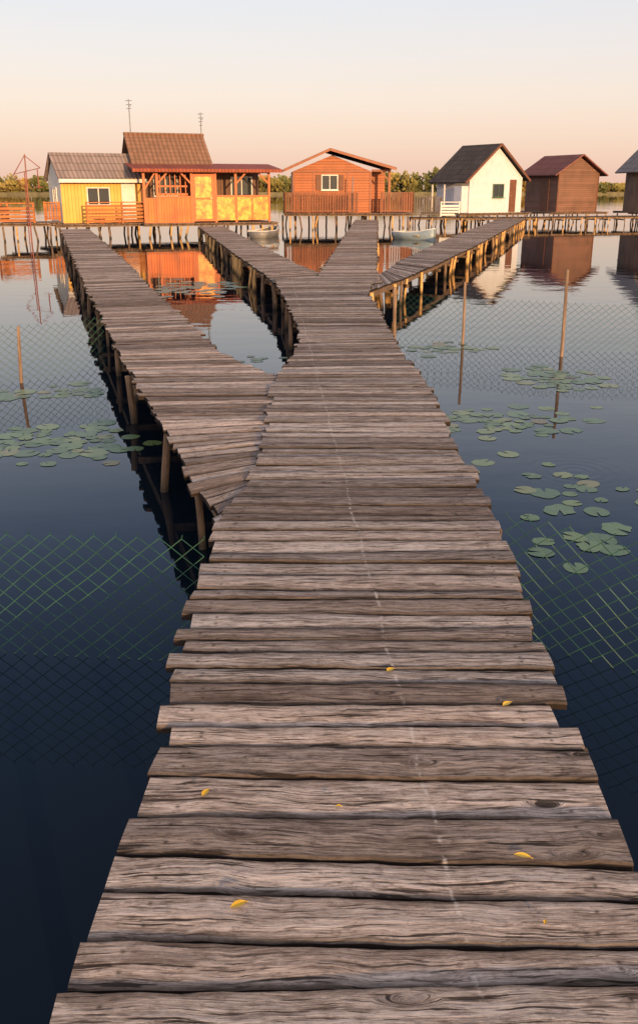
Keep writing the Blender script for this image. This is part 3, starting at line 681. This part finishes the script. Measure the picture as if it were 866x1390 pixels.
fence([(-2.5,10.3),(-3.43,9.54),(-7,7.6)],.62,'low green wire fence with a short grey stake',r=.0022,stakes=[(-3.28,9.6,.62,.03,0,.020),(-5.4,8.5,.8,.03,0,.03)],seed=8)
fence([(1.1,12.6),(1.94,12.2),(3.02,11.6),(7.5,11.0)],.62,'low green wire fence held by weathered wooden stakes',r=.0022,stakes=[(1.06,12.6,.72,0,0,.03),(1.96,12.1,.84,.0,0,.022),(3.08,11.2,1.08,-.01,0,.025),(5.2,11.2,.9,.03,0,.03)],seed=12)

# ------------------------------------------------------------ lily pads
m,nt,b=new_mat('lily_pad',0.28)
oi=nt.nodes.new('ShaderNodeObjectInfo'); v,s=objco(nt)
ang=M(nt,'ARCTAN2',s[1],s[0]); vein=M(nt,'ABSOLUTE',M(nt,'SINE',M(nt,'MULTIPLY',ang,9.0)))
c=RP(nt,oi.outputs['Random'],[(0.0,(0.07,0.14,0.055)),(0.5,(0.12,0.21,0.075)),(0.85,(0.19,0.26,0.09)),(0.96,(0.22,0.19,0.08)),(1.0,(0.09,0.05,0.035))])
c=MX(nt,RP(nt,vein,[(0.0,0.3),(0.12,0.0)]),c,(0.20,0.28,0.12))
c=MX(nt,RP(nt,NZ(nt,v,3,5,0.7),[(0.54,0.0),(0.68,0.7)]),c,(0.06,0.07,0.04))
setc(nt,b,c); bump(nt,b,NZ(nt,v,6,3),0.2,0.02)
M_pad=m
pads=[]
for k in range(9):
    vs=[(0,0,0.03)];fs=[];n=30;rings=3; sd_=R.uniform(0,50); notch=math.radians(R.uniform(5,16)); lift=[0.0,0.01,0.01,0.0,0.03,0.01,0.02,0,0][k]; irr=[.08,.1,.14,.1,.12,.18,.22,.32,.28][k]
    for ri in range(1,rings+1):
        for i in range(n+1):
            t=notch+(2*math.pi-2*notch)*i/n; q=ri/rings
            rad=q*(1+irr*noise.noise(Vector((math.cos(t)*1.8,math.sin(t)*1.8,sd_))))
            if i in (0,n) : rad*=0.93
            z=0.03+lift*q*q*noise.noise(Vector((math.cos(t)*1.3+3,math.sin(t)*1.3,sd_)))*1.5
            if k in (5,7,8): z=0.012+0.03*noise.noise(Vector((rad*math.cos(t)*1.5,rad*math.sin(t)*1.5,sd_)))
            vs.append((rad*math.cos(t),rad*math.sin(t),z if k in (5,7,8) else max(z,0.012)))
    for i in range(n): fs.append((0,1+i,2+i))
    for ri in range(rings-1):
        for i in range(n):
            a0=1+ri*(n+1)+i; fs.append((a0,a0+n+1,a0+n+2,a0+1))
    me=bpy.data.meshes.new('lily_pad'); me.from_pydata(vs,[],fs); me.update(); me.materials.append(M_pad)
    for p in me.polygons: p.use_smooth=True
    pads.append(me)
placed=[]
def pad_cluster(cx,cy,rx,ry,n,r0,r1,rot=0,ov=0.72):
    c0,s0=math.cos(rot),math.sin(rot); tries=0; done=0
    while done<n and tries<n*30:
        tries+=1
        a_=R.uniform(0,2*math.pi); q=abs(R.gauss(0,0.58))
        if q>1.4: continue
        ux,uy=rx*q*math.cos(a_),ry*q*math.sin(a_)
        x=cx+ux*c0-uy*s0; y=cy+ux*s0+uy*c0; r=r0+(r1-r0)*R.random()**1.2
        if any((x-px)**2+(y-py)**2<((r+pr)*ov)**2 for px,py,pr in placed): continue
        placed.append((x,y,r)); done+=1
        o=bpy.data.objects.new('lily_pad',R.choice(pads)); col.objects.link(o)
        o.location=(x,y,0.001+0.0003*(len(placed)%9)); o.rotation_euler=(0,0,R.uniform(0,6.28)); o.scale=(r,r*R.uniform(.85,1),0.05)
        o['label']='round green lily pad floating on still water'; o['category']='lily pad'; o['group']='lily pads floating on the lake'
pad_cluster(-2.30,7.2,0.78,0.50,62,.045,.12)
pad_cluster(-2.9,9.1,0.8,0.4,20,.05,.12)
for x,y,r in ((-1.36,7.22,.11),(-1.20,7.05,.10),(-1.52,7.0,.08),(-1.62,6.6,.07)):
    pad_cluster(x,y,.01,.01,1,r*.95,r)
pad_cluster(1.75,7.85,0.66,0.46,42,.05,.12)
pad_cluster(1.30,8.1,.25,.3,5,.05,.09)
pad_cluster(2.65,9.8,0.48,0.55,42,.06,.125)
pad_cluster(1.75,5.85,0.50,0.80,20,.05,.115,0.3)
pad_cluster(1.55,4.95,0.4,0.28,7,.06,.10)
pad_cluster(2.35,5.6,0.4,0.7,9,.06,.12)
pad_cluster(1.65,11.8,0.55,0.6,22,.06,.12)
pad_cluster(-2.65,19.2,0.95,1.6,40,.12,.20,ov=0.85)
pad_cluster(-.75,10.9,.3,.3,6,.05,.10)
pad_cluster(4.2,8.5,1.2,1.2,8,.06,.11)

# ------------------------------------------------------------ fallen leaves
m,nt,b=new_mat('yellow_leaf',0.5); v,s=objco(nt)
oi=nt.nodes.new('ShaderNodeObjectInfo')
c=RP(nt,oi.outputs['Random'],[(0,(0.72,0.42,0.02)),(1,(0.80,0.52,0.06))])
c=MX(nt,RP(nt,NZ(nt,v,120,3),[(0.58,0),(0.75,0.7)]),c,(0.4,0.16,0.02)); setc(nt,b,c)
M_leaf=m
def leaf(x,y,L,Wd,rot,label='narrow yellow willow leaf lying on the planks'):
    vs=[];fs=[];n=10
    for i in range(n+1):
        t=i/n; wv=max(0.0006,Wd*math.sin(math.pi*min(1,t*1.08))**0.9) if t<0.92 else 0.0008; bend=0.05*L*math.sin(t*3.14)
        z=0.004+0.002*math.sin(t*3.1)
        vs+=[(L*(t-.5),bend-wv/2,z+0.002),(L*(t-.5),bend,z),(L*(t-.5),bend+wv/2,z+0.002)]
    for i in range(n):
        for j in range(2): a0=i*3+j; fs.append((a0,a0+3,a0+4,a0+1))
    me=bpy.data.meshes.new('fallen_leaf'); me.from_pydata(vs,[],fs); me.update(); me.materials.append(M_leaf)
    o=bpy.data.objects.new('fallen_leaf',me); col.objects.link(o); o.location=(x,y,DZ+0.001); o.rotation_euler=(0,0,rot)
    o['label']=label; o['category']='leaf'; o['group']='fallen leaves on the boardwalk'
leaf(-.18,1.60,.044,.020,.45); leaf(.496,1.752,.046,.017,-.3); leaf(-.303,1.99,.036,.017,1.1); leaf(.241,2.627,.034,.022,.7)
leaf(.592,2.42,.040,.020,.6,'pale dry leaf lying on the planks'); leaf(.052,1.935,.018,.008,0); leaf(.50,1.55,.014,.008,1.2)
